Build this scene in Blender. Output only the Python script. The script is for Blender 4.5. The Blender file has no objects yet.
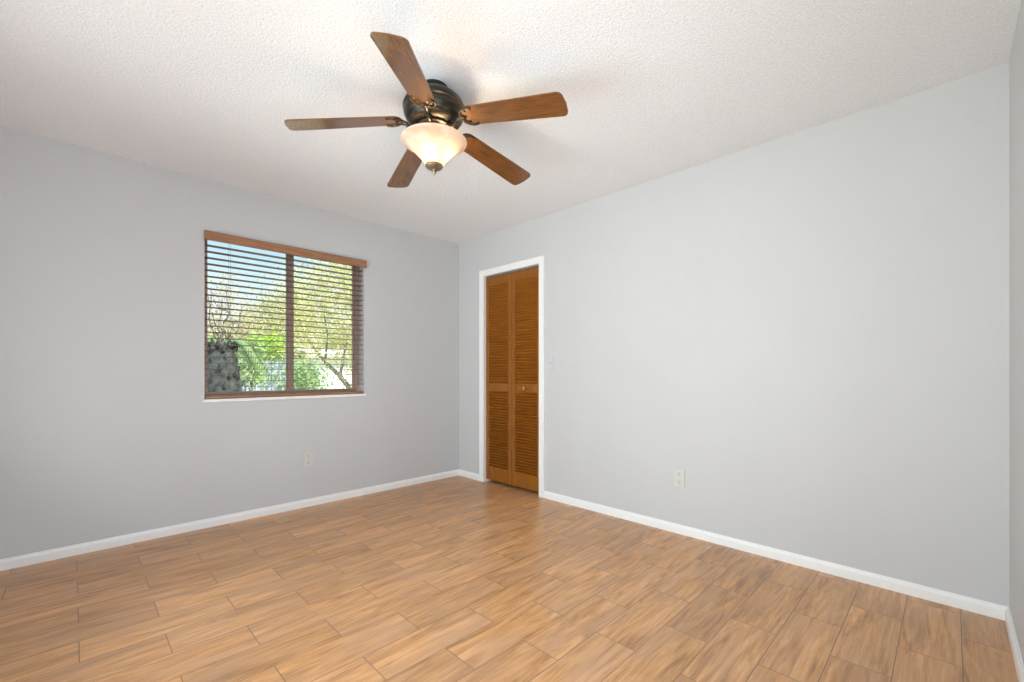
import bpy, bmesh, math, random
from mathutils import Vector, Matrix

PI = math.pi
sc = bpy.context.scene
COL = sc.collection

# ------------------------------------------------------------------ camera
CAM = Vector((-2.895, -3.687, 1.086))
F_PX, HORIZON, YAW = 439.5, 372.3, 0.785
cam_d = bpy.data.cameras.new('camera')
cam_d.sensor_fit = 'HORIZONTAL'
cam_d.sensor_width = 36.0
cam_d.lens = F_PX * 36.0 / 1024.0
cam_d.shift_y = (HORIZON - 341.0) / 1024.0
cam_d.clip_start = 0.02
cam = bpy.data.objects.new('camera', cam_d)
COL.objects.link(cam)
cam.location = CAM
cam.rotation_euler = (PI / 2, 0, YAW - PI / 2)
sc.camera = cam

# ------------------------------------------------------------------ exposure
sc.view_settings.view_transform = 'Standard'
sc.view_settings.look = 'None'
sc.view_settings.gamma = 1.0
sc.view_settings.use_curve_mapping = False
sc.view_settings.exposure = -0.06

# ------------------------------------------------------------------ sky
world = bpy.data.worlds.new('sky')
sc.world = world
world.use_nodes = True
wn = world.node_tree
wn.nodes.clear()
w_out = wn.nodes.new('ShaderNodeOutputWorld')
w_bg = wn.nodes.new('ShaderNodeBackground')
w_tc = wn.nodes.new('ShaderNodeTexCoord')
w_sep = wn.nodes.new('ShaderNodeSeparateXYZ')
w_ramp = wn.nodes.new('ShaderNodeValToRGB')
w_noise = wn.nodes.new('ShaderNodeTexNoise')
w_add = wn.nodes.new('ShaderNodeMath'); w_add.operation = 'MULTIPLY_ADD'
wn.links.new(w_tc.outputs['Generated'], w_sep.inputs[0])
wn.links.new(w_tc.outputs['Generated'], w_noise.inputs['Vector'])
w_noise.inputs['Scale'].default_value = 7.0
w_noise.inputs['Detail'].default_value = 5.0
wn.links.new(w_noise.outputs['Fac'], w_add.inputs[0])
w_add.inputs[1].default_value = -0.10
wn.links.new(w_sep.outputs['Z'], w_add.inputs[2])
wn.links.new(w_add.outputs[0], w_ramp.inputs[0])
e = w_ramp.color_ramp.elements
e[0].position = 0.0; e[0].color = (0.62, 0.63, 0.64, 1)
e[1].position = 0.6; e[1].color = (0.40, 0.58, 0.95, 1)
m = e.new(0.07); m.color = (0.50, 0.56, 0.60, 1)
m = e.new(0.18); m.color = (0.33, 0.455, 0.545, 1)
wn.links.new(w_ramp.outputs[0], w_bg.inputs['Color'])
w_bg.inputs['Strength'].default_value = 2.25
wn.links.new(w_bg.outputs[0], w_out.inputs[0])

# ------------------------------------------------------------------ sun, and fill lamps at the added west window and doorway
def light(name, kind, loc, energy, color=(1, 1, 1), aim=None, **kw):
    d = bpy.data.lights.new(name, kind)
    d.energy = energy
    d.color = color
    for k, v in kw.items():
        setattr(d, k, v)
    o = bpy.data.objects.new(name, d)
    COL.objects.link(o)
    o.location = loc
    if aim is not None:
        o.rotation_euler = Vector(aim).to_track_quat('-Z', 'Y').to_euler()
    return o

light('sun', 'SUN', (0, -6, 12), 11.0, (1.0, 0.95, 0.86), aim=(-0.25, 0.62, -0.74), angle=0.01)
# fill lamps outside an added, unseen west window: one level, one aimed up
light('west_fill', 'AREA', (-3.62, -2.2, 1.35), 44.0, (0.97, 0.98, 0.99), aim=(1, -0.15, 0.05),
      shape='RECTANGLE', size=2.3, size_y=1.9)
light('west_fill_up', 'AREA', (-3.66, -2.2, 0.75), 76.0, (0.92, 0.985, 1.06), aim=(1, -0.1, 0.9),
      shape='RECTANGLE', size=2.6, size_y=1.1)
# fill lamp outside an added, unseen doorway behind the camera
light('south_fill', 'AREA', (-2.70, -4.25, 0.90), 45.0, (0.86, 0.98, 1.10), aim=(0.4, 1, -0.05),
      shape='RECTANGLE', size=1.0, size_y=1.7)

# ------------------------------------------------------------------ helpers
def R(x):
    return math.radians(x)

def obj(name, bm, mat, parent=None, smooth=False, bevel=0.0):
    me = bpy.data.meshes.new(name)
    bmesh.ops.recalc_face_normals(bm, faces=bm.faces[:])
    bm.to_mesh(me)
    bm.free()
    if smooth:
        for p in me.polygons:
            p.use_smooth = True
    o = bpy.data.objects.new(name, me)
    COL.objects.link(o)
    if mat:
        me.materials.append(mat)
    if parent:
        o.parent = parent
    if bevel:
        b = o.modifiers.new('bevel', 'BEVEL')
        b.width = bevel
        b.segments = 2
        b.limit_method = 'ANGLE'
        b.angle_limit = R(40)
    if smooth:
        try:
            me.set_sharp_from_angle(angle=R(42))
        except Exception:
            pass
    return o

def pyobj(name, verts, faces, mat, parent=None):
    me = bpy.data.meshes.new(name)
    me.from_pydata(verts, [], faces)
    me.update()
    o = bpy.data.objects.new(name, me)
    COL.objects.link(o)
    me.materials.append(mat)
    if parent:
        o.parent = parent
    return o

def box(bm, x0, x1, y0, y1, z0, z1, mtx=None):
    vs = [Vector(v) for v in ((x0, y0, z0), (x1, y0, z0), (x1, y1, z0), (x0, y1, z0),
                              (x0, y0, z1), (x1, y0, z1), (x1, y1, z1), (x0, y1, z1))]
    if mtx:
        vs = [mtx @ v for v in vs]
    v = [bm.verts.new(p) for p in vs]
    for f in ((0, 3, 2, 1), (4, 5, 6, 7), (0, 1, 5, 4), (1, 2, 6, 5), (2, 3, 7, 6), (3, 0, 4, 7)):
        bm.faces.new([v[i] for i in f])
    return bm

def boxes(*bs):
    bm = bmesh.new()
    for b in bs:
        box(bm, *b)
    return bm

def lathe(bm, prof, seg=48, c=(0, 0, 0), mtx=None):
    rings = []
    for r, z in prof:
        ring = []
        for i in range(seg):
            a = 2 * PI * i / seg
            p = Vector((c[0] + r * math.cos(a), c[1] + r * math.sin(a), c[2] + z))
            if mtx:
                p = mtx @ p
            ring.append(bm.verts.new(p))
        rings.append(ring)
    for k in range(len(rings) - 1):
        a, b = rings[k], rings[k + 1]
        for i in range(seg):
            j = (i + 1) % seg
            bm.faces.new((a[i], a[j], b[j], b[i]))
    for ring in (rings[0], rings[-1]):
        bm.faces.new(ring)
    return bm

def tube(bm, pts, rad, seg=8):
    pts = [Vector(p) for p in pts]
    rads = rad if isinstance(rad, (list, tuple)) else [rad] * len(pts)
    rings = []
    up0 = None
    for i, p in enumerate(pts):
        t = (pts[min(i + 1, len(pts) - 1)] - pts[max(i - 1, 0)]).normalized()
        if up0 is None:
            up0 = Vector((0, 0, 1)) if abs(t.z) < 0.9 else Vector((1, 0, 0))
        s = t.cross(up0)
        if s.length < 1e-5:
            s = t.cross(Vector((0, 1, 0)))
        s.normalize()
        u = s.cross(t).normalized()
        up0 = u
        rings.append([bm.verts.new(p + rads[i] * (math.cos(2 * PI * k / seg) * s + math.sin(2 * PI * k / seg) * u)) for k in range(seg)])
    for a, b in zip(rings, rings[1:]):
        for k in range(seg):
            j = (k + 1) % seg
            bm.faces.new((a[k], a[j], b[j], b[k]))
    bm.faces.new(rings[0][::-1])
    bm.faces.new(rings[-1])
    return bm

def extrude_profile(bm, prof, place):
    """prof: closed 2-D outline; place(u, v, end) -> point for end 0 / 1."""
    a = [bm.verts.new(place(u, v, 0)) for u, v in prof]
    b = [bm.verts.new(place(u, v, 1)) for u, v in prof]
    n = len(prof)
    for i in range(n):
        j = (i + 1) % n
        bm.faces.new((a[i], a[j], b[j], b[i]))
    bm.faces.new(a[::-1])
    bm.faces.new(b)
    return bm

def empty(name, loc=(0, 0, 0), rotz=0.0):
    o = bpy.data.objects.new(name, None)
    COL.objects.link(o)
    o.location = loc
    o.rotation_euler = (0, 0, rotz)
    o.empty_display_size = 0.1
    return o

def tag(o, label=None, cat=None, group=None, kind=None):
    if label: o['label'] = label
    if cat: o['category'] = cat
    if group: o['group'] = group
    if kind: o['kind'] = kind
    return o

def struct(o, label, cat):
    return tag(o, label, cat, kind='structure')

# ------------------------------------------------------------------ materials
def new_mat(name):
    m = bpy.data.materials.new(name)
    m.use_nodes = True
    nt = m.node_tree
    return m, nt, nt.nodes['Principled BSDF']

def N(nt, kind, **props):
    n = nt.nodes.new(kind)
    for k, v in props.items():
        setattr(n, k, v)
    return n

def ramp(nt, stops):
    r = nt.nodes.new('ShaderNodeValToRGB')
    el = r.color_ramp.elements
    while len(el) < len(stops):
        el.new(0.5)
    for q, (p, c) in zip(el, stops):
        q.position = p
        q.color = (*c, 1)
    return r

def simple(name, color, rough=0.5, metal=0.0, var=0.06, scale=20.0, bump=0.0, bump_scale=200.0, coat=0.0):
    m, nt, b = new_mat(name)
    tc = N(nt, 'ShaderNodeTexCoord')
    no = N(nt, 'ShaderNodeTexNoise')
    no.inputs['Scale'].default_value = scale
    no.inputs['Detail'].default_value = 4
    nt.links.new(tc.outputs['Object'], no.inputs['Vector'])
    r = ramp(nt, [(0.3, [c * (1 - var) for c in color]), (0.7, [min(1, c * (1 + var)) for c in color])])
    nt.links.new(no.outputs['Fac'], r.inputs[0])
    nt.links.new(r.outputs[0], b.inputs['Base Color'])
    b.inputs['Roughness'].default_value = rough
    b.inputs['Metallic'].default_value = metal
    b.inputs['Coat Weight'].default_value = coat
    if bump:
        n2 = N(nt, 'ShaderNodeTexNoise')
        n2.inputs['Scale'].default_value = bump_scale
        n2.inputs['Detail'].default_value = 3
        nt.links.new(tc.outputs['Object'], n2.inputs['Vector'])
        bp = N(nt, 'ShaderNodeBump')
        bp.inputs['Strength'].default_value = bump
        bp.inputs['Distance'].default_value = 0.004
        nt.links.new(n2.outputs['Fac'], bp.inputs['Height'])
        nt.links.new(bp.outputs[0], b.inputs['Normal'])
    return m

def wood(name, dark, mid, light_, axis='X', rough=0.35, scale=6.0, stretch=14.0, coat=0.0):
    m, nt, b = new_mat(name)
    tc = N(nt, 'ShaderNodeTexCoord')
    mp = N(nt, 'ShaderNodeMapping')
    s = [stretch] * 3
    s['XYZ'.index(axis)] = 1.0
    mp.inputs['Scale'].default_value = s
    nt.links.new(tc.outputs['Object'], mp.inputs['Vector'])
    n1 = N(nt, 'ShaderNodeTexNoise')
    n1.inputs['Scale'].default_value = scale
    n1.inputs['Detail'].default_value = 7
    n1.inputs['Roughness'].default_value = 0.6
    n1.inputs['Distortion'].default_value = 0.4
    nt.links.new(mp.outputs[0], n1.inputs['Vector'])
    r = ramp(nt, [(0.30, dark), (0.52, mid), (0.75, light_)])
    nt.links.new(n1.outputs['Fac'], r.inputs[0])
    nt.links.new(r.outputs[0], b.inputs['Base Color'])
    b.inputs['Roughness'].default_value = rough
    b.inputs['Specular IOR Level'].default_value = 0.35
    b.inputs['Coat Weight'].default_value = coat
    b.inputs['Coat Roughness'].default_value = 0.15
    bp = N(nt, 'ShaderNodeBump')
    bp.inputs['Strength'].default_value = 0.12
    bp.inputs['Distance'].default_value = 0.002
    nt.links.new(n1.outputs['Fac'], bp.inputs['Height'])
    nt.links.new(bp.outputs[0], b.inputs['Normal'])
    return m

def ceiling_mat():
    m, nt, b = new_mat('stippled_ceiling_paint')
    tc = N(nt, 'ShaderNodeTexCoord')
    n1 = N(nt, 'ShaderNodeTexNoise'); n1.inputs['Scale'].default_value = 100; n1.inputs['Detail'].default_value = 5; n1.inputs['Roughness'].default_value = 0.65
    n2 = N(nt, 'ShaderNodeTexVoronoi'); n2.inputs['Scale'].default_value = 125
    nt.links.new(tc.outputs['Object'], n1.inputs['Vector'])
    nt.links.new(tc.outputs['Object'], n2.inputs['Vector'])
    ad = N(nt, 'ShaderNodeMath', operation='MULTIPLY_ADD')
    nt.links.new(n2.outputs['Distance'], ad.inputs[0]); ad.inputs[1].default_value = -0.5
    nt.links.new(n1.outputs['Fac'], ad.inputs[2])
    bp = N(nt, 'ShaderNodeBump'); bp.inputs['Strength'].default_value = 0.6; bp.inputs['Distance'].default_value = 0.006
    nt.links.new(ad.outputs[0], bp.inputs['Height'])
    nt.links.new(bp.outputs[0], b.inputs['Normal'])
    r = ramp(nt, [(0.35, (0.75, 0.75, 0.755)), (0.6, (0.84, 0.84, 0.845))])
    nt.links.new(n1.outputs['Fac'], r.inputs[0])
    nt.links.new(r.outputs[0], b.inputs['Base Color'])
    b.inputs['Roughness'].default_value = 0.95
    return m

# floor tile layout, metres
ROW_H, PLANK_L, ROW_Y0, JOINT_X0 = 0.1799, 0.5098, -0.2991, -2.6209

def floor_mat():
    m, nt, b = new_mat('wood_look_plank_tile')
    L = nt.links.new
    tc = N(nt, 'ShaderNodeTexCoord')
    sp = N(nt, 'ShaderNodeSeparateXYZ')
    L(tc.outputs['Object'], sp.inputs[0])
    def M(op, a, b_=None, c=None):
        n = N(nt, 'ShaderNodeMath', operation=op)
        for i, v in enumerate((a, b_, c)):
            if v is None: continue
            if isinstance(v, (int, float)): n.inputs[i].default_value = v
            else: L(v, n.inputs[i])
        return n.outputs[0]
    v = M('DIVIDE', M('SUBTRACT', ROW_Y0, sp.outputs['Y']), ROW_H)
    row = M('FLOOR', v)
    fv = M('SUBTRACT', v, row)
    par = M('MULTIPLY', M('FLOORED_MODULO', row, 2.0), 0.5)
    u = M('ADD', M('DIVIDE', M('SUBTRACT', sp.outputs['X'], JOINT_X0), PLANK_L), par)
    col = M('FLOOR', u)
    fu = M('SUBTRACT', u, col)
    # distance to the tile edge in metres
    du = M('MULTIPLY', M('MINIMUM', fu, M('SUBTRACT', 1.0, fu)), PLANK_L)
    dv = M('MULTIPLY', M('MINIMUM', fv, M('SUBTRACT', 1.0, fv)), ROW_H)
    d = M('MINIMUM', du, dv)
    gr = N(nt, 'ShaderNodeMapRange'); L(d, gr.inputs[0])
    gr.inputs[1].default_value = 0.0007; gr.inputs[2].default_value = 0.0022
    cb = N(nt, 'ShaderNodeCombineXYZ'); L(col, cb.inputs[0]); L(row, cb.inputs[1])
    wn_ = N(nt, 'ShaderNodeTexWhiteNoise', noise_dimensions='3D'); L(cb.outputs[0], wn_.inputs['Vector'])
    # grain, offset per plank
    sc_ = N(nt, 'ShaderNodeVectorMath', operation='SCALE'); L(wn_.outputs['Color'], sc_.inputs[0]); sc_.inputs['Scale'].default_value = 20.0
    ad = N(nt, 'ShaderNodeVectorMath', operation='ADD'); L(tc.outputs['Object'], ad.inputs[0]); L(sc_.outputs[0], ad.inputs[1])
    mp = N(nt, 'ShaderNodeMapping'); mp.inputs['Scale'].default_value = (1.5, 11.0, 1.0); L(ad.outputs[0], mp.inputs['Vector'])
    n1 = N(nt, 'ShaderNodeTexNoise'); L(mp.outputs[0], n1.inputs['Vector'])
    n1.inputs['Scale'].default_value = 1.6; n1.inputs['Detail'].default_value = 7; n1.inputs['Roughness'].default_value = 0.62; n1.inputs['Distortion'].default_value = 1.3
    mp2 = N(nt, 'ShaderNodeMapping'); mp2.inputs['Scale'].default_value = (3.0, 60.0, 1.0); L(ad.outputs[0], mp2.inputs['Vector'])
    n2 = N(nt, 'ShaderNodeTexNoise'); L(mp2.outputs[0], n2.inputs['Vector'])
    n2.inputs['Scale'].default_value = 2.0; n2.inputs['Detail'].default_value = 4; n2.inputs['Roughness'].default_value = 0.7
    g = M('ADD', M('MULTIPLY', n1.outputs['Fac'], 0.62), M('MULTIPLY', n2.outputs['Fac'], 0.38))
    rp = ramp(nt, [(0.37, (0.330, 0.165, 0.070)), (0.46, (0.560, 0.280, 0.108)), (0.54, (0.680, 0.350, 0.145)), (0.64, (0.790, 0.470, 0.240))])
    L(g, rp.inputs[0])
    n3 = N(nt, 'ShaderNodeTexNoise'); n3.inputs['Scale'].default_value = 1.0; n3.inputs['Detail'].default_value = 3
    mp3 = N(nt, 'ShaderNodeMapping'); mp3.inputs['Scale'].default_value = (3.2, 9.0, 1.0); L(ad.outputs[0], mp3.inputs['Vector']); L(mp3.outputs[0], n3.inputs['Vector'])
    tr_ = N(nt, 'ShaderNodeMapRange'); L(n3.outputs['Fac'], tr_.inputs[0]); tr_.inputs[1].default_value = 0.42; tr_.inputs[2].default_value = 0.68; tr_.inputs[4].default_value = 0.55
    mg = N(nt, 'ShaderNodeMix', data_type='RGBA'); L(tr_.outputs[0], mg.inputs[0]); L(rp.outputs[0], mg.inputs[6]); mg.inputs[7].default_value = (0.520, 0.305, 0.180, 1)
    hs = N(nt, 'ShaderNodeHueSaturation'); L(mg.outputs[2], hs.inputs['Color'])
    vr = N(nt, 'ShaderNodeMapRange'); L(wn_.outputs['Value'], vr.inputs[0]); vr.inputs[3].default_value = 0.88; vr.inputs[4].default_value = 1.06
    L(vr.outputs[0], hs.inputs['Value'])
    mx = N(nt, 'ShaderNodeMix', data_type='RGBA')
    L(gr.outputs[0], mx.inputs[0])
    mx.inputs[6].default_value = (0.205, 0.125, 0.075, 1)
    L(hs.outputs[0], mx.inputs[7])
    L(mx.outputs[2], b.inputs['Base Color'])
    rr = N(nt, 'ShaderNodeMapRange'); L(n1.outputs['Fac'], rr.inputs[0]); rr.inputs[3].default_value = 0.28; rr.inputs[4].default_value = 0.40
    L(rr.outputs[0], b.inputs['Roughness'])
    b.inputs['Specular IOR Level'].default_value = 0.6
    hh = M('ADD', M('MULTIPLY', gr.outputs[0], 1.0), M('MULTIPLY', g, 0.25))
    bp = N(nt, 'ShaderNodeBump'); bp.inputs['Strength'].default_value = 0.35; bp.inputs['Distance'].default_value = 0.0015
    L(hh, bp.inputs['Height']); L(bp.outputs[0], b.inputs['Normal'])
    return m

def glass_mat():
    m, nt, b = new_mat('window_glass')
    nt.nodes.remove(b)
    out = nt.nodes['Material Output']
    tr = N(nt, 'ShaderNodeBsdfTransparent'); tr.inputs[0].default_value = (0.93, 0.96, 0.95, 1)
    gl = N(nt, 'ShaderNodeBsdfGlossy'); gl.inputs['Roughness'].default_value = 0.02
    fr = N(nt, 'ShaderNodeFresnel'); fr.inputs[0].default_value = 1.45
    mx = N(nt, 'ShaderNodeMixShader')
    nt.links.new(fr.outputs[0], mx.inputs[0]); nt.links.new(tr.outputs[0], mx.inputs[1]); nt.links.new(gl.outputs[0], mx.inputs[2])
    nt.links.new(mx.outputs[0], out.inputs[0])
    return m

def leaf_mat(name, c1, c2, trans=0.35):
    m, nt, b = new_mat(name)
    nt.nodes.remove(b)
    out = nt.nodes['Material Output']
    tc = N(nt, 'ShaderNodeTexCoord')
    no = N(nt, 'ShaderNodeTexNoise'); no.inputs['Scale'].default_value = 4.0; no.inputs['Detail'].default_value = 6; no.inputs['Roughness'].default_value = 0.8
    nt.links.new(tc.outputs['Object'], no.inputs['Vector'])
    r = ramp(nt, [(0.35, c1), (0.65, c2)])
    nt.links.new(no.outputs['Fac'], r.inputs[0])
    df = N(nt, 'ShaderNodeBsdfDiffuse'); tl = N(nt, 'ShaderNodeBsdfTranslucent')
    nt.links.new(r.outputs[0], df.inputs[0]); nt.links.new(r.outputs[0], tl.inputs[0])
    mx = N(nt, 'ShaderNodeMixShader'); mx.inputs[0].default_value = trans
    nt.links.new(df.outputs[0], mx.inputs[1]); nt.links.new(tl.outputs[0], mx.inputs[2])
    nt.links.new(mx.outputs[0], out.inputs[0])
    return m

def shade_mat():
    m, nt, b = new_mat('alabaster_glass')
    nt.nodes.remove(b)
    out = nt.nodes['Material Output']
    tc = N(nt, 'ShaderNodeTexCoord')
    no = N(nt, 'ShaderNodeTexNoise'); no.inputs['Scale'].default_value = 9.0; no.inputs['Detail'].default_value = 5; no.inputs['Distortion'].default_value = 1.5
    nt.links.new(tc.outputs['Object'], no.inputs['Vector'])
    r = ramp(nt, [(0.35, (0.72, 0.57, 0.44)), (0.62, (0.84, 0.74, 0.63))])
    nt.links.new(no.outputs['Fac'], r.inputs[0])
    df = N(nt, 'ShaderNodeBsdfDiffuse'); tl = N(nt, 'ShaderNodeBsdfTranslucent'); gl = N(nt, 'ShaderNodeBsdfGlossy')
    gl.inputs['Roughness'].default_value = 0.3
    nt.links.new(r.outputs[0], df.inputs[0]); nt.links.new(r.outputs[0], tl.inputs[0])
    mx = N(nt, 'ShaderNodeMixShader'); mx.inputs[0].default_value = 0.5
    nt.links.new(df.outputs[0], mx.inputs[1]); nt.links.new(tl.outputs[0], mx.inputs[2])
    m2 = N(nt, 'ShaderNodeMixShader'); m2.inputs[0].default_value = 0.05
    nt.links.new(mx.outputs[0], m2.inputs[1]); nt.links.new(gl.outputs[0], m2.inputs[2])
    nt.links.new(m2.outputs[0], out.inputs[0])
    return m

WALL = simple('pale_grey_wall_paint', (0.556, 0.555, 0.554), 0.55, var=0.01, scale=3, bump=0.08, bump_scale=180)
CEIL = ceiling_mat()
FLOOR = floor_mat()
TRIM = simple('white_trim_paint', (0.84, 0.83, 0.81), 0.32, var=0.015)
SILL = simple('white_marble_sill', (0.86, 0.85, 0.84), 0.25, var=0.05, scale=14)
DOOR_W = wood('orange_stained_pine', (0.190, 0.061, 0.006), (0.265, 0.089, 0.009), (0.335, 0.122, 0.014), 'Z', 0.33, 5, 12)
SLAT_DOOR = wood('orange_stained_louver', (0.215, 0.066, 0.006), (0.300, 0.097, 0.009), (0.370, 0.130, 0.014), 'Y', 0.33, 5, 12)
KNOB_W = wood('polished_wood_knob', (0.36, 0.15, 0.035), (0.48, 0.21, 0.05), (0.60, 0.30, 0.09), 'X', 0.2, 10, 4, coat=0.5)
BLADE_W = wood('cherry_blade_veneer', (0.105, 0.040, 0.010), (0.155, 0.060, 0.015), (0.205, 0.084, 0.022), 'X', 0.25, 4.5, 16, coat=0.7)
VALANCE_W = wood('brown_blind_wood', (0.23, 0.105, 0.05), (0.34, 0.165, 0.085), (0.43, 0.225, 0.125), 'X', 0.4, 5, 14)
SLAT_W = wood('dark_blind_slat_wood', (0.15, 0.085, 0.055), (0.21, 0.12, 0.08), (0.27, 0.165, 0.11), 'X', 0.4, 5, 14)
CORD = simple('brown_ladder_cord', (0.20, 0.13, 0.09), 0.8)
FRAME = simple('bronze_window_frame', (0.42, 0.29, 0.225), 0.4, var=0.05)
GLASS = glass_mat()
PLASTIC = simple('ivory_plastic', (0.60, 0.60, 0.55), 0.35, var=0.01)
PLASTIC_W = simple('white_plastic', (0.58, 0.58, 0.585), 0.35, var=0.01)
SLOT = simple('dark_slot', (0.16, 0.155, 0.14), 0.6)
SCREW = simple('screw_metal', (0.55, 0.54, 0.50), 0.35, metal=1.0)
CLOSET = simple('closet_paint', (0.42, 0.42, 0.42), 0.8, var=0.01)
SHADE = shade_mat()

def bronze_mat():
    m, nt, b = new_mat('brushed_antique_bronze')
    tc = N(nt, 'ShaderNodeTexCoord')
    mp = N(nt, 'ShaderNodeMapping'); mp.inputs['Scale'].default_value = (3, 3, 26)
    nt.links.new(tc.outputs['Object'], mp.inputs[0])
    no = N(nt, 'ShaderNodeTexNoise'); no.inputs['Scale'].default_value = 3.2; no.inputs['Detail'].default_value = 5; no.inputs['Distortion'].default_value = 0.8
    nt.links.new(mp.outputs[0], no.inputs['Vector'])
    r = ramp(nt, [(0.40, (0.022, 0.022, 0.018)), (0.58, (0.060, 0.048, 0.032)), (0.74, (0.26, 0.17, 0.085))])
    nt.links.new(no.outputs['Fac'], r.inputs[0])
    nt.links.new(r.outputs[0], b.inputs['Base Color'])
    b.inputs['Metallic'].default_value = 0.75
    b.inputs['Roughness'].default_value = 0.36
    return m
BRONZE = bronze_mat()
BRONZE_L = simple('antique_brass', (0.24, 0.185, 0.115), 0.38, metal=0.7, var=0.3, scale=30)

# ------------------------------------------------------------------ room shell
H = 2.44
XW, YS, T = -3.33, -3.867, 0.16            # west wall, south wall, wall thickness
WX0, WX1, WZ0, WZ1 = -2.242, -1.062, 0.897, 2.060       # north window opening
DY0, DY1, DZ = -1.143, -0.406, 2.040                   # closet door opening in the east wall
VY0, VY1, VZ0, VZ1 = -3.55, -0.85, 0.35, 2.30          # added west window opening, lets the fill lamps in

def wall_cutter(axis, a0, a1, t0, t1, hole):
    """boxes of a wall running along axis from a0 to a1, between t0 and t1 across, with one opening"""
    h0, h1, z0, z1 = hole
    bm = bmesh.new()
    def b(u0, u1, z0_, z1_):
        if u1 - u0 < 1e-6 or z1_ - z0_ < 1e-6: return
        if axis == 'x': box(bm, u0, u1, t0, t1, z0_, z1_)
        else: box(bm, t0, t1, u0, u1, z0_, z1_)
    b(a0, h0, 0, H); b(h1, a1, 0, H); b(h0, h1, 0, z0); b(h0, h1, z1, H)
    return bm

struct(obj('floor', boxes((XW - T, 0.95, YS - 1.2, T, -0.12, 0.0)), FLOOR), 'wood look plank tile floor in running bond', 'floor')
struct(obj('ceiling', boxes((XW - T, 0.95, YS - T, T, H, H + 0.14)), CEIL), 'white ceiling with a stippled finish', 'ceiling')
struct(obj('wall_north', wall_cutter('x', XW - T, 0.0, 0.0, T, (WX0, WX1, WZ0 - 0.022, WZ1)), WALL), 'pale grey wall with the blind covered window', 'wall')
struct(obj('wall_east', wall_cutter('y', YS - T, T, 0.0, 0.11, (DY0, DY1, 0.0, DZ)), WALL), 'pale grey wall with the louvered closet door', 'wall')
SX0, SX1 = -3.20, -2.20                                # doorway added in the south wall for its fill lamp
struct(obj('wall_south', wall_cutter('x', XW - T, 0.0, YS - T, YS, (SX0, SX1, 0.0, 2.04)), WALL), 'pale grey wall at the right edge', 'wall')
struct(obj('wall_west', wall_cutter('y', YS, 0.0, XW - T, XW, (VY0, VY1, VZ0, VZ1)), WALL), 'pale grey wall behind the camera with an added wide window', 'wall')
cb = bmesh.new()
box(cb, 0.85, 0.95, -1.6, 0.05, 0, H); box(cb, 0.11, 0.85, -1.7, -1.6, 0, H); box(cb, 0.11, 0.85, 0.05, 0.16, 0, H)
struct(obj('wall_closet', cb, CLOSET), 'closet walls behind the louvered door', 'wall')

# baseboards: profile (distance from wall, height)
BB = [(0, 0), (0.013, 0), (0.013, 0.042), (0.010, 0.049), (0.0075, 0.052), (0.006, 0.060), (0.0, 0.061)]
def base_x(bm, x0, x1, y, s):
    extrude_profile(bm, BB, lambda u, v, e: (x1 if e else x0, y + s * u, v))
def base_y(bm, y0, y1, x, s):
    extrude_profile(bm, BB, lambda u, v, e: (x + s * u, y1 if e else y0, v))
CW = 0.056
for nm, f, a, lab in (('baseboard_north', base_x, (XW, 0.0, 0.0, -1), 'white baseboard under the window wall'),
                      ('baseboard_south', base_x, (SX1 + 0.064, 0.0, YS, 1), 'white baseboard at the right edge'),
                      ('baseboard_west', base_y, (YS, 0.0, XW, 1), 'white baseboard behind the camera')):
    bm = bmesh.new(); f(bm, *a)
    struct(obj(nm, bm, TRIM), lab, 'baseboard')
bm = bmesh.new(); base_y(bm, YS, DY0 - CW, 0.0, -1); base_y(bm, DY1 + CW, 0.0, 0.0, -1)
struct(obj('baseboard_east', bm, TRIM), 'white baseboard along the closet door wall', 'baseboard')

# door casing and jamb
bm = bmesh.new()
CT = 0.016
box(bm, -CT, 0, DY0 - CW, DY0 + 0.004, 0, DZ + CW); box(bm, -CT, 0, DY1 - 0.004, DY1 + CW, 0, DZ + CW)
box(bm, -CT, 0, DY0 + 0.004, DY1 - 0.004, DZ - 0.004, DZ + CW)
for s0, s1 in ((DY0 - CW, DY0 - CW + 0.018), (DY1 + CW - 0.018, DY1 + CW)):
    box(bm, -CT - 0.005, -CT, s0, s1, 0, DZ + CW)
box(bm, -CT - 0.005, -CT, DY0 - CW + 0.018, DY1 + CW - 0.018, DZ + CW - 0.018, DZ + CW)
casing = struct(obj('trim_1', bm, TRIM, bevel=0.002), 'white casing around the louvered closet door', 'door casing')
bm = bmesh.new()
box(bm, 0.0, 0.112, DY0, DY0 + 0.003, 0, DZ); box(bm, 0.0, 0.112, DY1 - 0.003, DY1, 0, DZ); box(bm, 0.0, 0.112, DY0 + 0.003, DY1 - 0.003, DZ - 0.003, DZ)
obj('jamb', bm, TRIM, casing)

bm = bmesh.new()
box(bm, SX0 - CW, SX0, YS, YS + CT, 0, 2.04 + CW); box(bm, SX1, SX1 + CW, YS, YS + CT, 0, 2.04 + CW); box(bm, SX0, SX1, YS, YS + CT, 2.04, 2.04 + CW)
struct(obj('trim_2', bm, TRIM, bevel=0.002), 'white casing around the added doorway behind the camera', 'door casing')

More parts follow.
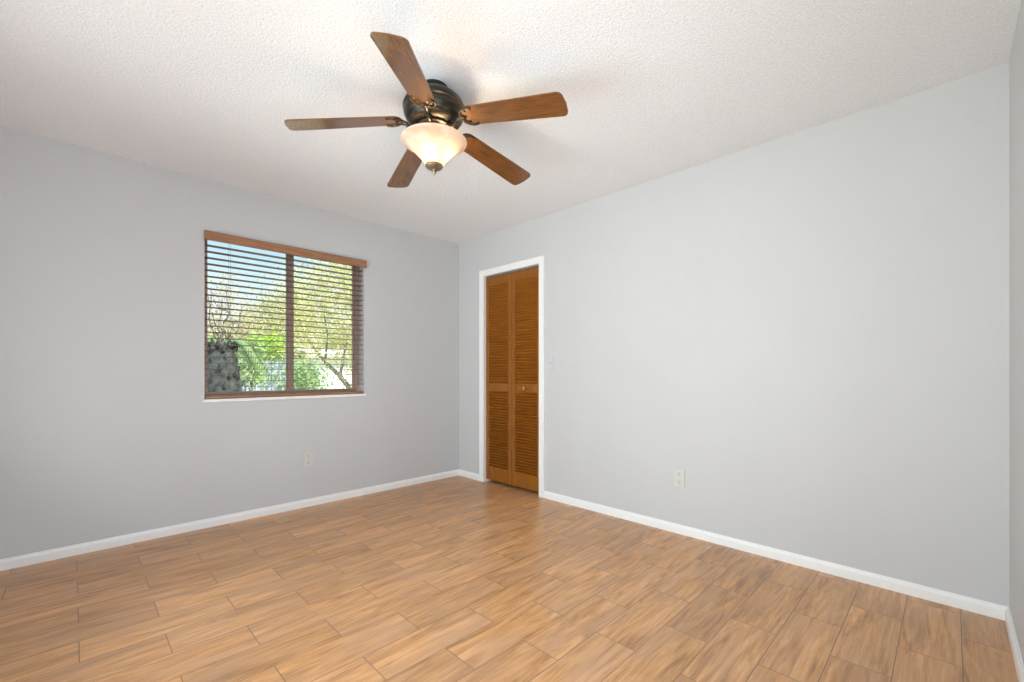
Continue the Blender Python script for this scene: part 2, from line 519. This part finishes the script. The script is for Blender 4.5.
# ------------------------------------------------------------------ bifold louvered door
door = struct(empty('door_1', (0.014, (DY0 + DY1) / 2, 0)), 'orange stained louvered bifold closet door', 'door')
dc = (DY0 + DY1) / 2
PX0, PX1 = 0.0, 0.028                          # panel thickness, local x (towards the closet)
LZ0, LZ1 = 0.028, DZ - 0.022
def door_panel(y0, y1, knob):
    """one leaf; y0 < y1 are local"""
    ST = 0.043
    zb, zm0, zm1, zt = LZ0 + 0.135, 0.905, 0.982, LZ1 - 0.075
    bm = bmesh.new()
    box(bm, PX0, PX1, y0, y0 + ST, LZ0, LZ1); box(bm, PX0, PX1, y1 - ST, y1, LZ0, LZ1)
    for a, b in ((LZ0, zb), (zm0, zm1), (zt, LZ1)):
        box(bm, PX0 + 0.002, PX1 - 0.002, y0 + ST, y1 - ST, a, b)
    p = obj('door_panel', bm, DOOR_W, door, bevel=0.002)
    for a, b in ((zb, zm0), (zm1, zt)):
        bm = bmesh.new()
        n = int(round((b - a) / 0.0262))
        st = (b - a) / n
        for i in range(n):
            z = a + (i + 0.5) * st
            mt = Matrix.Translation((0.0135, 0, z)) @ Matrix.Rotation(R(47), 4, 'Y')
            # front edge low, back edge high
            box(bm, -0.0205, 0.0205, y0 + ST - 0.002, y1 - ST + 0.002, -0.003, 0.003, mt @ Matrix.Rotation(0, 4, 'Y'))
        obj('louvers', bm, SLAT_DOOR, p)
    if knob:
        bm = bmesh.new()
        mt = Matrix.Translation((0.002, (y0 + y1) / 2, 0.943)) @ Matrix.Rotation(-PI / 2, 4, 'Y')
        lathe(bm, [(0.010, 0), (0.009, 0.010), (0.012, 0.015), (0.019, 0.021), (0.0205, 0.027), (0.017, 0.034), (0.008, 0.037)], 24, mtx=mt)
        obj('knob', bm, KNOB_W, p, smooth=True)
    return p
half = (DY1 - DY0) / 2
door_panel(-half + 0.006, -0.0015, True)
door_panel(0.0015, half - 0.010, False)
bm = bmesh.new()
box(bm, 0.004, 0.026, -half + 0.004, half - 0.004, DZ - 0.018, DZ - 0.003)
obj('track', bm, SLOT, door)

# ------------------------------------------------------------------ north window
win = struct(empty('window_1', ((WX0 + WX1) / 2, 0.12, WZ0)), 'bronze framed sliding window behind the brown blind', 'window')
wx = (WX0 + WX1) / 2
hw, hh = (WX1 - WX0) / 2, WZ1 - WZ0
FL, FR, FB, FT = 0.022, 0.034, 0.030, 0.008             # frame widths: left, right, bottom, top
bm = boxes((-hw, -hw + FL, -0.025, 0.03, 0, hh), (hw - FR, hw, -0.025, 0.03, 0, hh),
           (-hw + FL, hw - FR, -0.025, 0.03, 0, FB), (-hw + FL, hw - FR, -0.025, 0.03, hh - FT, hh))
obj('window_frame', bm, FRAME, win, bevel=0.002)
mx_ = 0.004
def sash(x0, x1, y, name, w0, w1):
    s, q = 0.015, 0.008
    bm = boxes((x0, x0 + w0, y - 0.010, y + 0.010, FB, hh - FT), (x1 - w1, x1, y - 0.010, y + 0.010, FB, hh - FT),
               (x0 + w0, x1 - w1, y - 0.010, y + 0.010, FB, FB + s), (x0 + w0, x1 - w1, y - 0.010, y + 0.010, hh - FT - q, hh - FT))
    o = obj(name, bm, FRAME, win)
    obj('pane', boxes((x0 + w0 - 0.003, x1 - w1 + 0.003, y - 0.002, y + 0.002, FB + s - 0.003, hh - FT - q + 0.003)), GLASS, o)
sash(-hw + FL, mx_ + 0.028, -0.008, 'sliding_sash', 0.014, 0.038)
sash(mx_ - 0.020, hw - FR, 0.014, 'fixed_sash', 0.034, 0.014)
obj('window_sill', boxes((WX0 - 0.012 - wx, WX1 + 0.012 - wx, -0.138, -0.12, -0.022, 0.0), (WX0 - wx, WX1 - wx, -0.12, 0.03, -0.022, 0.0)), SILL, win, bevel=0.003)

# unseen west window, added behind the camera for the fill lamps
w2 = struct(empty('added_window', (XW - 0.1, (VY0 + VY1) / 2, VZ0)), 'added wide window behind the camera, for the fill lamps', 'window')
vh, vz = (VY1 - VY0) / 2, VZ1 - VZ0
bm = boxes((-0.03, 0.03, -vh, -vh + 0.05, 0, vz), (-0.03, 0.03, vh - 0.05, vh, 0, vz), (-0.03, 0.03, -vh + 0.05, vh - 0.05, 0, 0.05),
           (-0.03, 0.03, -vh + 0.05, vh - 0.05, vz - 0.05, vz), (-0.03, 0.03, -0.025, 0.025, 0.05, vz - 0.05))
f2 = obj('window_frame', bm, FRAME, w2, bevel=0.002)
for s in (-1, 1):
    a, b = sorted((s * 0.023, s * (vh - 0.048)))
    obj('pane', boxes((-0.002, 0.002, a, b, 0.048, vz - 0.048)), GLASS, f2)

# ------------------------------------------------------------------ wooden blind on the window
blind = tag(empty('window_blind', (wx, 0.0, WZ0)), 'brown wooden slat blind with open slats in the window', 'blind')
bx0, bx1 = WX0 - wx + 0.006, WX1 - wx - 0.006
bm = bmesh.new()
vp = [(-0.030, 0), (-0.030, 0.057), (-0.026, 0.063), (-0.019, 0.063), (-0.019, 0)]
vz0 = 2.010 - WZ0
extrude_profile(bm, vp, lambda u, v, e: ((WX1 - wx + 0.010) if e else (WX0 - wx - 0.004), u, vz0 + v))
box(bm, WX0 - wx - 0.004, WX0 - wx + 0.004, -0.019, -0.0005, vz0, vz0 + 0.062)
box(bm, WX1 - wx + 0.003, WX1 - wx + 0.010, -0.019, -0.0005, vz0, vz0 + 0.062)
obj('valance', bm, VALANCE_W, blind)
obj('headrail', boxes((bx0, bx1, 0.006, 0.056, hh - 0.026, hh - 0.002)), SLAT_W, blind, bevel=0.002)
N_SLAT, PITCH, Z_TOP = 24, 0.0437, 1.983 - WZ0
for i in range(N_SLAT):
    z = Z_TOP - i * PITCH
    bm = bmesh.new()
    prof = [(0.006, -0.0016), (0.030, -0.0008), (0.055, -0.0016), (0.055, 0.0012), (0.030, 0.0020), (0.006, 0.0012)]
    extrude_profile(bm, prof, lambda u, v, e: (bx1 if e else bx0, u, z + v + (0.030 - u) * 0.035))
    obj('slat', bm, SLAT_W, blind)
rail = obj('bottom_rail', boxes((bx0, bx1, 0.004, 0.056, 0.002, 0.022)), VALANCE_W, blind, bevel=0.003)
for fx in (0.13, 0.5, 0.87):
    x = bx0 + fx * (bx1 - bx0)
    bm = bmesh.new()
    for y in (0.0045, 0.0565):
        tube(bm, [(x, y, 0.01), (x, y, hh - 0.03)], 0.0008, 5)
    obj('ladder_cord', bm, CORD, blind)

# ------------------------------------------------------------------ wall plates
def plate_bm(w, h, d=0.006):
    bm = bmesh.new()
    o = []
    rr = 0.006
    for cx, cz, a0 in ((w / 2 - rr, h / 2 - rr, 0), (-w / 2 + rr, h / 2 - rr, 90), (-w / 2 + rr, -h / 2 + rr, 180), (w / 2 - rr, -h / 2 + rr, 270)):
        for k in range(4):
            a = R(a0 + 30 * k)
            o.append((cx + rr * math.cos(a), cz + rr * math.sin(a)))
    back = [bm.verts.new((x, -0.0004, z)) for x, z in o]
    mid = [bm.verts.new((x, -d * 0.6, z)) for x, z in o]
    fr = [bm.verts.new((x * 0.95, -d, z * 0.97)) for x, z in o]
    n = len(o)
    for A, B in ((back, mid), (mid, fr)):
        for i in range(n):
            bm.faces.new((A[i], A[(i + 1) % n], B[(i + 1) % n], B[i]))
    bm.faces.new(fr); bm.faces.new(back[::-1])
    return bm

def screw(z, parent):
    bm = bmesh.new()
    lathe(bm, [(0.0035, 0), (0.0033, 0.0012), (0.002, 0.0016)], 12, mtx=Matrix.Translation((0, -0.0058, z)) @ Matrix.Rotation(PI / 2, 4, 'X'))
    obj('screw', bm, SCREW, parent)

def outlet(loc, rotz, label):
    r = tag(empty('wall_outlet', loc, rotz), label, 'power outlet', 'wall outlets')
    obj('cover_plate', plate_bm(0.074, 0.118), PLASTIC, r)
    for z in (0.027, -0.027):
        bm = bmesh.new()
        box(bm, -0.0165, 0.0165, -0.0085, -0.0055, z - 0.0135, z + 0.0135)
        s = obj('socket', bm, PLASTIC, r, bevel=0.004)
        bm = bmesh.new()
        box(bm, -0.0075, -0.0050, -0.0090, -0.0084, z - 0.002, z + 0.008); box(bm, 0.0050, 0.0075, -0.0090, -0.0084, z - 0.002, z + 0.008)
        lathe(bm, [(0.003, 0), (0.003, 0.0006)], 12, mtx=Matrix.Translation((0, -0.0084, z - 0.0075)) @ Matrix.Rotation(PI / 2, 4, 'X'))
        obj('slots', bm, SLOT, s)
    screw(0.0, r)

outlet((-1.544, 0.0, 0.383), 0, 'ivory power outlet low on the wall below the window')
outlet((0.0, -2.391, 0.374), -PI / 2, 'ivory power outlet low on the wall right of the closet door')

sw = tag(empty('light_switch', (0.0, -1.263, 1.163), -PI / 2), 'white light switch on the wall beside the closet door', 'light switch')
obj('cover_plate', plate_bm(0.072, 0.116), PLASTIC_W, sw)
bm = bmesh.new()
box(bm, -0.0055, 0.0055, -0.0066, -0.0056, -0.0125, 0.0125)
obj('bezel', bm, PLASTIC_W, sw)
bm = bmesh.new()
box(bm, -0.0042, 0.0042, -0.016, 0.0, -0.0045, 0.0045, Matrix.Translation((0, -0.004, 0)) @ Matrix.Rotation(R(-25), 4, 'X'))
obj('toggle', bm, PLASTIC_W, sw, bevel=0.001)
screw(0.030, sw); screw(-0.030, sw)

# ------------------------------------------------------------------ ceiling fan
FX, FY = -1.676, -1.945
fan = tag(empty('ceiling_fan', (FX, FY, H)), 'five blade ceiling fan with bronze motor and lit glass bowl', 'ceiling fan')
def z_(z): return z - H
bm = bmesh.new()
lathe(bm, [(0.066, z_(2.4395)), (0.068, z_(2.432)), (0.067, z_(2.415)), (0.058, z_(2.403)), (0.045, z_(2.396))], 48)
obj('canopy', bm, BRONZE, fan, smooth=True)
bm = bmesh.new()
lathe(bm, [(0.045, z_(2.404)), (0.075, z_(2.401)), (0.098, z_(2.395)), (0.122, z_(2.383)), (0.137, z_(2.367)), (0.144, z_(2.350)), (0.1465, z_(2.343)),
           (0.1465, z_(2.337)), (0.143, z_(2.333)), (0.144, z_(2.325)), (0.141, z_(2.308)), (0.134, z_(2.292)), (0.124, z_(2.279)), (0.121, z_(2.277)),
           (0.118, z_(2.271)), (0.104, z_(2.262)), (0.088, z_(2.257)), (0.060, z_(2.255))], 64)
obj('motor_housing', bm, BRONZE, fan, smooth=True)
bm = bmesh.new()
lathe(bm, [(0.060, z_(2.256)), (0.082, z_(2.254)), (0.082, z_(2.246)), (0.070, z_(2.242)), (0.055, z_(2.240))], 48)
obj('flywheel', bm, BRONZE, fan, smooth=True)
# light kit
bm = bmesh.new()
lathe(bm, [(0.050, z_(2.243)), (0.054, z_(2.236)), (0.056, z_(2.218)), (0.060, z_(2.212)), (0.060, z_(2.206)), (0.040, z_(2.203))], 40)
obj('switch_housing', bm, BRONZE, fan, smooth=True)
bm = bmesh.new()
lathe(bm, [(0.006, z_(2.205)), (0.006, z_(2.062))], 12)
obj('centre_rod', bm, BRONZE_L, fan, smooth=True)
bm = bmesh.new()
outer = [(0.1530, 2.1880), (0.1555, 2.1850), (0.1535, 2.1810), (0.1440, 2.1755), (0.1330, 2.1690), (0.1180, 2.1575), (0.1000, 2.1420), (0.0830, 2.1250), (0.0680, 2.1080), (0.0560, 2.0925), (0.0470, 2.0800), (0.0380, 2.0745), (0.0200, 2.0730)]
inner = [(r - 0.004, z + 0.004) for r, z in outer]
prof = [(r, z_(z)) for r, z in outer[::-1]] + [(r, z_(z)) for r, z in inner]
lathe(bm, prof, 64)
bm.faces.ensure_lookup_table()
obj('bowl_shade', bm, SHADE, fan, smooth=True)
bm = bmesh.new()
lathe(bm, [(0.030, z_(2.0725)), (0.041, z_(2.0715)), (0.042, z_(2.066)), (0.036, z_(2.058)), (0.022, z_(2.052)), (0.010, z_(2.0495)), (0.008, z_(2.045)),
           (0.0105, z_(2.040)), (0.0085, z_(2.034)), (0.004, z_(2.028)), (0.001, z_(2.022))], 32)
obj('finial', bm, BRONZE_L, fan, smooth=True)
bulb = light('fan_bulb', 'POINT', (0.028, -0.02, z_(2.140)), 3.6, (1.0, 0.80, 0.56), shadow_soft_size=0.035)
bulb.parent = fan

PITCH_B, ROOT_R, TIP_R, ROOT_Z = -0.195, 0.154, 0.660, 2.268
DROOP = [0.145]
def blade_xf(p):
    """blade-space (radius, across, up) -> fan-space"""
    r, w, u = p
    v = Matrix.Rotation(PITCH_B, 3, 'X') @ Vector((0, w, u))
    q = Matrix.Rotation(DROOP[0], 3, 'Y') @ Vector((r - ROOT_R, v.y, v.z))
    return Vector((ROOT_R + q.x, q.y, z_(ROOT_Z) + q.z))

def blade_outline():
    o = []
    def corner(cx, cy, rx, ry, a0, a1, n=7):
        for k in range(n):
            a = R(a0 + (a1 - a0) * k / (n - 1))
            o.append((cx + rx * math.cos(a), cy + ry * math.sin(a)))
    wt, wr = 0.066, 0.055
    corner(TIP_R - 0.030, wt - 0.030, 0.026, 0.030, 90, 12)
    o.append((TIP_R, 0.0))
    corner(TIP_R - 0.030, -wt + 0.030, 0.026, 0.030, -12, -90)
    corner(ROOT_R + 0.045, -wr + 0.044, 0.045, 0.044, -90, -172, 8)
    corner(ROOT_R + 0.045, wr - 0.044, 0.045, 0.044, 172, 90, 8)
    return o

def blade_bm():
    bm = bmesh.new()
    o = blade_outline()
    lo = [bm.verts.new(blade_xf((x, y, -0.003))) for x, y in o]
    hi = [bm.verts.new(blade_xf((x, y, 0.003))) for x, y in o]
    n = len(o)
    for i in range(n):
        bm.faces.new((lo[i], lo[(i + 1) % n], hi[(i + 1) % n], hi[i]))
    bm.faces.new(lo[::-1]); bm.faces.new(hi)
    return bm

def iron_bm():
    bm = bmesh.new()
    # arm from the flywheel, dipping and rising to the blade root
    a = Vector((0.074, 0, z_(2.249)))
    e = blade_xf((ROOT_R - 0.004, 0, -0.008))
    pts = [a, a + Vector((0.025, 0, -0.012)), a.lerp(e, 0.55) + Vector((0, 0, -0.016)), e + Vector((-0.02, 0, -0.004)), e, blade_xf((ROOT_R + 0.018, 0, -0.008))]
    tube(bm, pts, [0.012, 0.012, 0.010, 0.010, 0.012, 0.006], 10)
    # cast crescent hugging the blade root, with curled ends
    c = []
    for k in range(15):
        t = R(90 + 180 * k / 14)
        c.append(blade_xf((ROOT_R + 0.050 + 0.052 * math.cos(t), 0.052 * math.sin(t), -0.0055)))
    c = [blade_xf((ROOT_R + 0.066, 0.040, -0.0055)), blade_xf((ROOT_R + 0.064, 0.050, -0.0055))] + c + [blade_xf((ROOT_R + 0.064, -0.050, -0.0055)), blade_xf((ROOT_R + 0.066, -0.040, -0.0055))]
    tube(bm, c, [0.0045] * 2 + [0.0050 + 0.0030 * math.sin(PI * k / 14) for k in range(15)] + [0.0045] * 2, 8)
    # screw bosses under the blade
    for x, y in ((0.030, 0.030), (0.030, -0.030), (0.022, 0.0)):
        p = blade_xf((ROOT_R + x, y, -0.003))
        lathe(bm, [(0.006, -0.003), (0.0065, 0.0), (0.0065, 0.002)], 10, c=p)
    return bm
# the irons are slightly bent, so spacing and droop differ a little from blade to blade
for k, (da, dr) in enumerate(((-0.012, 0.155), (0.045, 0.145), (-0.008, 0.135), (-0.004, 0.118), (0.0, 0.122))):
    DROOP[0] = dr
    for o in (obj('blade', blade_bm(), BLADE_W, fan), obj('blade_iron', iron_bm(), BRONZE, fan, smooth=True)):
        o.rotation_euler = (0, 0, 2.564 + k * 2 * PI / 5 + da)

# ------------------------------------------------------------------ garden beyond the window
RND = random.Random(7)
F2 = Vector((math.cos(YAW), math.sin(YAW))); R2 = Vector((math.sin(YAW), -math.cos(YAW)))
def at(px, py, Y):
    """garden point at distance Y north of the wall that the window shows at this pixel of the photograph"""
    s = (px - 512) / F_PX; u = (HORIZON - py) / F_PX
    d = F2 + s * R2
    t = (Y - CAM.y) / d.y
    return Vector((CAM.x + t * d.x, Y, CAM.z + t * u))

GZ = -0.15
GRASS = simple('lawn', (0.40, 0.41, 0.27), 0.9, var=0.35, scale=6)
bm = bmesh.new()
box(bm, -14, 30, 0.16, 44, GZ - 0.3, GZ)
tag(obj('lawn', bm, GRASS), 'sunlit lawn outside the window', 'lawn', kind='structure')

BARK = simple('grey_bark', (0.20, 0.17, 0.145), 0.9, var=0.35, scale=9, bump=0.6, bump_scale=25)
BARK_P = simple('grey_palm_bark', (0.045, 0.05, 0.045), 0.9, var=0.7, scale=14, bump=1.0, bump_scale=18)
LEAF_Y = leaf_mat('yellow_green_leaves', (0.52, 0.50, 0.16), (0.80, 0.74, 0.44))
LEAF_T = leaf_mat('tan_leaves', (0.50, 0.36, 0.22), (0.62, 0.58, 0.36))
LEAF_O = leaf_mat('olive_leaves', (0.40, 0.42, 0.14), (0.66, 0.60, 0.34))
LEAF_L = leaf_mat('lime_leaves', (0.34, 0.52, 0.06), (0.56, 0.70, 0.14))
LEAF_G = leaf_mat('green_leaves', (0.20, 0.33, 0.12), (0.46, 0.55, 0.27))
LEAF_D = leaf_mat('frond_leaves', (0.14, 0.25, 0.10), (0.42, 0.52, 0.24))

def leaves(centers, n, size, rad, flat=1.0):
    vs, fs = [], []
    for i in range(n):
        c = centers[RND.randrange(len(centers))]
        d = Vector((RND.gauss(0, 1), RND.gauss(0, 1), RND.gauss(0, 1) * flat)) * (rad * 0.55)
        p = c + d
        s = size * RND.uniform(0.6, 1.3)
        a = Vector((RND.uniform(-1, 1), RND.uniform(-1, 1), RND.uniform(-0.8, 0.5))).normalized()
        b = a.orthogonal().normalized()
        b = (Matrix.Rotation(RND.uniform(0, 6.28), 3, a) @ b)
        k = len(vs)
        vs += [p - a * s * 0.5, p + b * s * 0.24 + a.cross(b) * s * 0.06, p + a * s * 0.5, p - b * s * 0.24 + a.cross(b) * s * 0.06]
        fs.append((k, k + 1, k + 2, k + 3))
    return vs, fs

def branch_tree(name, base, paths, rads, leaf_centers, n, size, rad, mat, label, cat='tree', group=None, bark=None):
    r = tag(empty(name, base), label, cat, group)
    bm = bmesh.new()
    for p, q in zip(paths, rads):
        tube(bm, [Vector(v) - base for v in p], q, 8)
    obj('trunk', bm, bark or BARK, r, smooth=True)
    vs, fs = leaves([c - base for c in leaf_centers], n, size, rad)
    pyobj('foliage', vs, fs, mat, r)
    return r

def taper(p0, p1, r0, r1, k=6, wob=0.06):
    pts, rr = [], []
    for i in range(k):
        t = i / (k - 1)
        w = wob * math.sin(PI * t)
        pts.append(p0.lerp(p1, t) + Vector((RND.uniform(-w, w), RND.uniform(-w, w), RND.uniform(-w, w))))
        rr.append(r0 + (r1 - r0) * t)
    return pts, rr

def make_tree(name, pb, Y, crown, n, size, rad, mat, label, group, r0=0.09, twigs=16, spread=1.0):
    """crown: list of (px, py) centres in the photograph for leaf clumps at about Y"""
    b = at(*pb, Y); base = Vector((b.x, b.y, GZ))
    cs = [at(x, y, Y + RND.uniform(-0.8, 0.8) * spread) for x, y in crown]
    mid = sum(cs, Vector()) / len(cs)
    fork = base.lerp(mid, 0.45)
    paths, rads = [], []
    p, q = taper(base, fork, r0, r0 * 0.7); paths.append(p); rads.append(q)
    for c in cs:
        p, q = taper(fork, c, r0 * 0.5, 0.012, 7, 0.12); paths.append(p); rads.append(q)
        for _ in range(max(1, twigs // len(cs))):
            t = RND.randrange(3, 6)
            e_ = p[t] + Vector((RND.uniform(-1, 1), RND.uniform(-1, 1), RND.uniform(-0.3, 1))) * rad * 1.2
            p2, q2 = taper(p[t], e_, 0.016, 0.005, 5, 0.05); paths.append(p2); rads.append(q2)
    return branch_tree(name, base, paths, rads, cs, n, size, rad, mat, label, 'tree', group)

GT = 'garden trees beyond the window'
# big yellow-green tree on the right, its limbs leaning down to the right
Y = 5.5
base = at(362, 372, Y); base.z = GZ
limb1 = [base, at(353, 392, Y), at(340, 376, Y), at(325, 362, Y), at(309, 341, Y), at(298, 318, Y)]
limb2 = [at(340, 376, Y), at(345, 350, Y + 0.3), at(352, 318, Y + 0.4), at(350, 290, Y + 0.5)]
limb3 = [at(325, 362, Y), at(328, 335, Y - 0.3), at(322, 305, Y - 0.4)]
cen = [at(x, y, Y + RND.uniform(-0.7, 0.7)) for x, y in
       ((300, 296), (312, 285), (326, 278), (340, 270), (352, 272), (365, 270), (305, 315), (320, 305), (336, 300), (350, 298), (364, 300), (300, 336), (316, 328), (334, 325), (350, 326), (366, 330),
        (338, 348), (352, 350), (368, 352), (356, 370), (372, 300), (384, 320), (386, 290), (378, 270), (306, 350))]
branch_tree('leafy_tree', base, [limb1, limb2, limb3], [[0.10, 0.07, 0.050, 0.038, 0.026, 0.012], [0.035, 0.028, 0.02, 0.01], [0.028, 0.018, 0.008]],
            cen, 15000, 0.062, 0.40, LEAF_Y, 'large yellow green tree filling the right window pane', 'tree', GT)
make_tree('sparse_tree', (222, 372), 10.4, [(212, 312), (222, 300), (232, 318), (242, 306), (228, 330), (212, 330), (250, 322), (244, 334), (226, 286), (208, 296)], 2200, 0.07, 0.45, LEAF_T,
          'sparse tan leaved tree against the sky in the left pane', GT, 0.08, 34, 0.4)
make_tree('olive_tree', (272, 372), 14.0, [(258, 322), (270, 312), (282, 304), (262, 336), (276, 330), (288, 322), (250, 334), (296, 330), (300, 312)], 7500, 0.10, 0.65, LEAF_O,
          'pale olive tree behind the middle window stile', GT, 0.10, 24)
for px, Y, label in ((207, 19, 'distant hazy tree at the left window edge'), (243, 25, 'distant tree behind the sparse tan tree'), (335, 20, 'distant tree behind the yellow green tree')):
    make_tree('distant_tree', (px, 372), Y, [(px + RND.uniform(-14, 14), 346 + RND.uniform(-12, 10)) for _ in range(7)], 4000, 0.13, 0.8, LEAF_O, label, GT, 0.14, 8)

def shrub(name, px, py, Y, w_px, h_px, n, size, mat, label):
    b = at(px, py, Y); base = Vector((b.x, b.y, GZ))
    sc_m = ((at(px + 1, py, Y) - b).length)
    cs = []
    for _ in range(14):
        x = px + RND.uniform(-0.5, 0.5) * w_px; y = py + RND.uniform(-0.5, 0.5) * h_px
        cs.append(at(x, y, Y + RND.uniform(-0.3, 0.3)))
    paths, rads = [], []
    for c in cs[:8]:
        p, q = taper(base, c, 0.02, 0.006, 5, 0.05); paths.append(p); rads.append(q)
    branch_tree(name, base, paths, rads, cs, n, size, 0.24, mat, label, 'shrub', 'garden shrubs beyond the window')
shrub('lime_shrub', 270, 348, 8.2, 30, 14, 1500, 0.11, LEAF_L, 'lime green shrub showing above the pale fence')
shrub('green_shrub', 303, 378, 3.6, 24, 24, 1100, 0.075, LEAF_G, 'green shrub low in the right window pane')
shrub('green_shrub', 246, 362, 5.2, 22, 34, 700, 0.10, LEAF_G, 'green shrub beside the stout palm in the left pane')

# stout palm with arching fronds, lower left of the window
def palm():
    Y = 2.6
    b = at(221, 372, Y); base = Vector((b.x, b.y, GZ))
    r = tag(empty('palm', base), 'stout grey trunked palm with arching green fronds in the left pane', 'palm')
    top = at(220, 343, Y) - base
    bm = bmesh.new()
    pts = [Vector((0, 0, 0)).lerp(top, t) for t in (0, 0.15, 0.3, 0.45, 0.6, 0.75, 0.9, 1.0)]
    tube(bm, pts, [0.27, 0.25, 0.235, 0.23, 0.225, 0.205, 0.165, 0.09], 20)
    # leaf-base stubs around the trunk
    for i in range(110):
        a = RND.uniform(0, 6.28); t = RND.uniform(0.15, 0.97)
        c = Vector((0, 0, 0)).lerp(top, t)
        d = Vector((math.cos(a), math.sin(a), 0.5))
        rad = 0.21 if t < 0.75 else 0.15
        tube(bm, [c + d * rad * 0.85, c + d * (rad + 0.015), c + d * (rad + 0.035) + Vector((0, 0, 0.05))], [0.030, 0.024, 0.006], 6)
    obj('trunk', bm, BARK_P, r, smooth=True)
    for i, a in enumerate((-0.5, -0.1, 0.25, 0.6, 1.1, 2.2, 3.3)):
        a += RND.uniform(-0.1, 0.1)
        d = Vector((math.cos(a), math.sin(a), 0)); side = Vector((-d.y, d.x, 0))
        ln = RND.uniform(0.50, 0.72) * (1.0 if i < 5 else 0.55); up = RND.uniform(0.02, 0.22)
        spine = []
        for k in range(12):
            t = k / 11
            spine.append(top + d * (ln * (t ** 0.9)) + Vector((0, 0, up * math.sin(PI * min(1, t * 1.1)) - 0.75 * ln * t * t)))
        vs, fs = [], []
        for k in range(1, 11):
            for f in (0.0, 0.5):
                p = spine[k].lerp(spine[k + 1], f)
                tg = (spine[k + 1] - spine[k]).normalized()
                L_ = 0.13 * math.sin(PI * (0.15 + 0.8 * k / 11))
                for s in (-1, 1):
                    q = p + side * s * L_ + tg * L_ * 0.7 + Vector((0, 0, -0.06))
                    w = tg * 0.014
                    j = len(vs)
                    vs += [p - w, p + w, q + w * 0.2, q - w * 0.2]
                    fs.append((j, j + 1, j + 2, j + 3))
        for k in range(11):
            j = len(vs)
            w = side * 0.008
            vs += [spine[k] - w, spine[k] + w, spine[k + 1] + w, spine[k + 1] - w]
            fs.append((j, j + 1, j + 2, j + 3))
        pyobj('frond', vs, fs, LEAF_D, r)
palm()

# pale board fence and the white garden shed behind it, and a far house
FENCE = simple('weathered_pale_boards', (0.42, 0.48, 0.50), 0.85, var=0.2, scale=5)
fb = at(200, 372, 7.2); fe = at(313, 372, 7.2)
fence = tag(empty('board_fence', (fb.x, 7.2, GZ)), 'pale weathered board fence in the left pane', 'fence')
ln = fe.x - fb.x
bm = bmesh.new()
x = 0.0
while x < ln:
    box(bm, x, x + 0.135, -0.01, 0.012, 0.05, 1.50 + RND.uniform(-0.015, 0.015))
    x += 0.150
obj('boards', bm, FENCE, fence)
obj('rails', boxes((0, ln, 0.012, 0.05, 0.30, 0.38), (0, ln, 0.012, 0.05, 1.10, 1.18)), FENCE, fence)
for k in range(4):
    xx = ln * k / 3
    obj('post', boxes((xx - 0.045, xx + 0.045, 0.05, 0.14, 0.0, 1.55)), FENCE, fence)

WHITE = simple('white_stucco', (0.82, 0.80, 0.76), 0.9, var=0.04, scale=8)
TERRA = simple('terracotta_roof', (0.60, 0.30, 0.19), 0.85, var=0.2, scale=12)
GREYROOF = simple('pale_shed_roof', (0.80, 0.79, 0.77), 0.8, var=0.1, scale=10)
DARKGLASS = simple('dark_window_glass', (0.06, 0.08, 0.10), 0.1)
def house(name, px0, px1, Y, top, roof_h, depth, roof_mat, label, cat, win=True):
    a, b = at(px0, 372, Y), at(px1, 372, Y)
    r = tag(empty(name, (a.x, Y, GZ)), label, cat)
    w = b.x - a.x
    obj('walls', boxes((0, w, 0, depth, 0, top)), WHITE, r)
    bm = bmesh.new()
    o = 0.25
    pr = [(-o, top - 0.02), (depth / 2, top + roof_h), (depth + o, top - 0.02), (depth + o, top - 0.12), (depth / 2, top + roof_h - 0.12), (-o, top - 0.12)]
    extrude_profile(bm, pr, lambda u, v, e: (w + o if e else -o, u, v + 0.12))
    obj('roof', bm, roof_mat, r)
    if win:
        for fx in (0.25, 0.72):
            f = obj('window', boxes((w * fx - 0.5, w * fx + 0.5, -0.03, 0.0, 0.9, 1.9)), WHITE, r)
            obj('pane', boxes((w * fx - 0.43, w * fx + 0.43, -0.04, -0.03, 0.97, 1.83)), DARKGLASS, f)
    return r
house('garden_shed', 314, 352, 8.6, 1.66, 0.16, 2.2, GREYROOF, 'white garden shed low in the right pane', 'shed', win=False)
house('neighbour_house', 248, 284, 31.0, 1.50, 0.75, 7.0, TERRA, 'far white house with terracotta roof behind the fence', 'house')
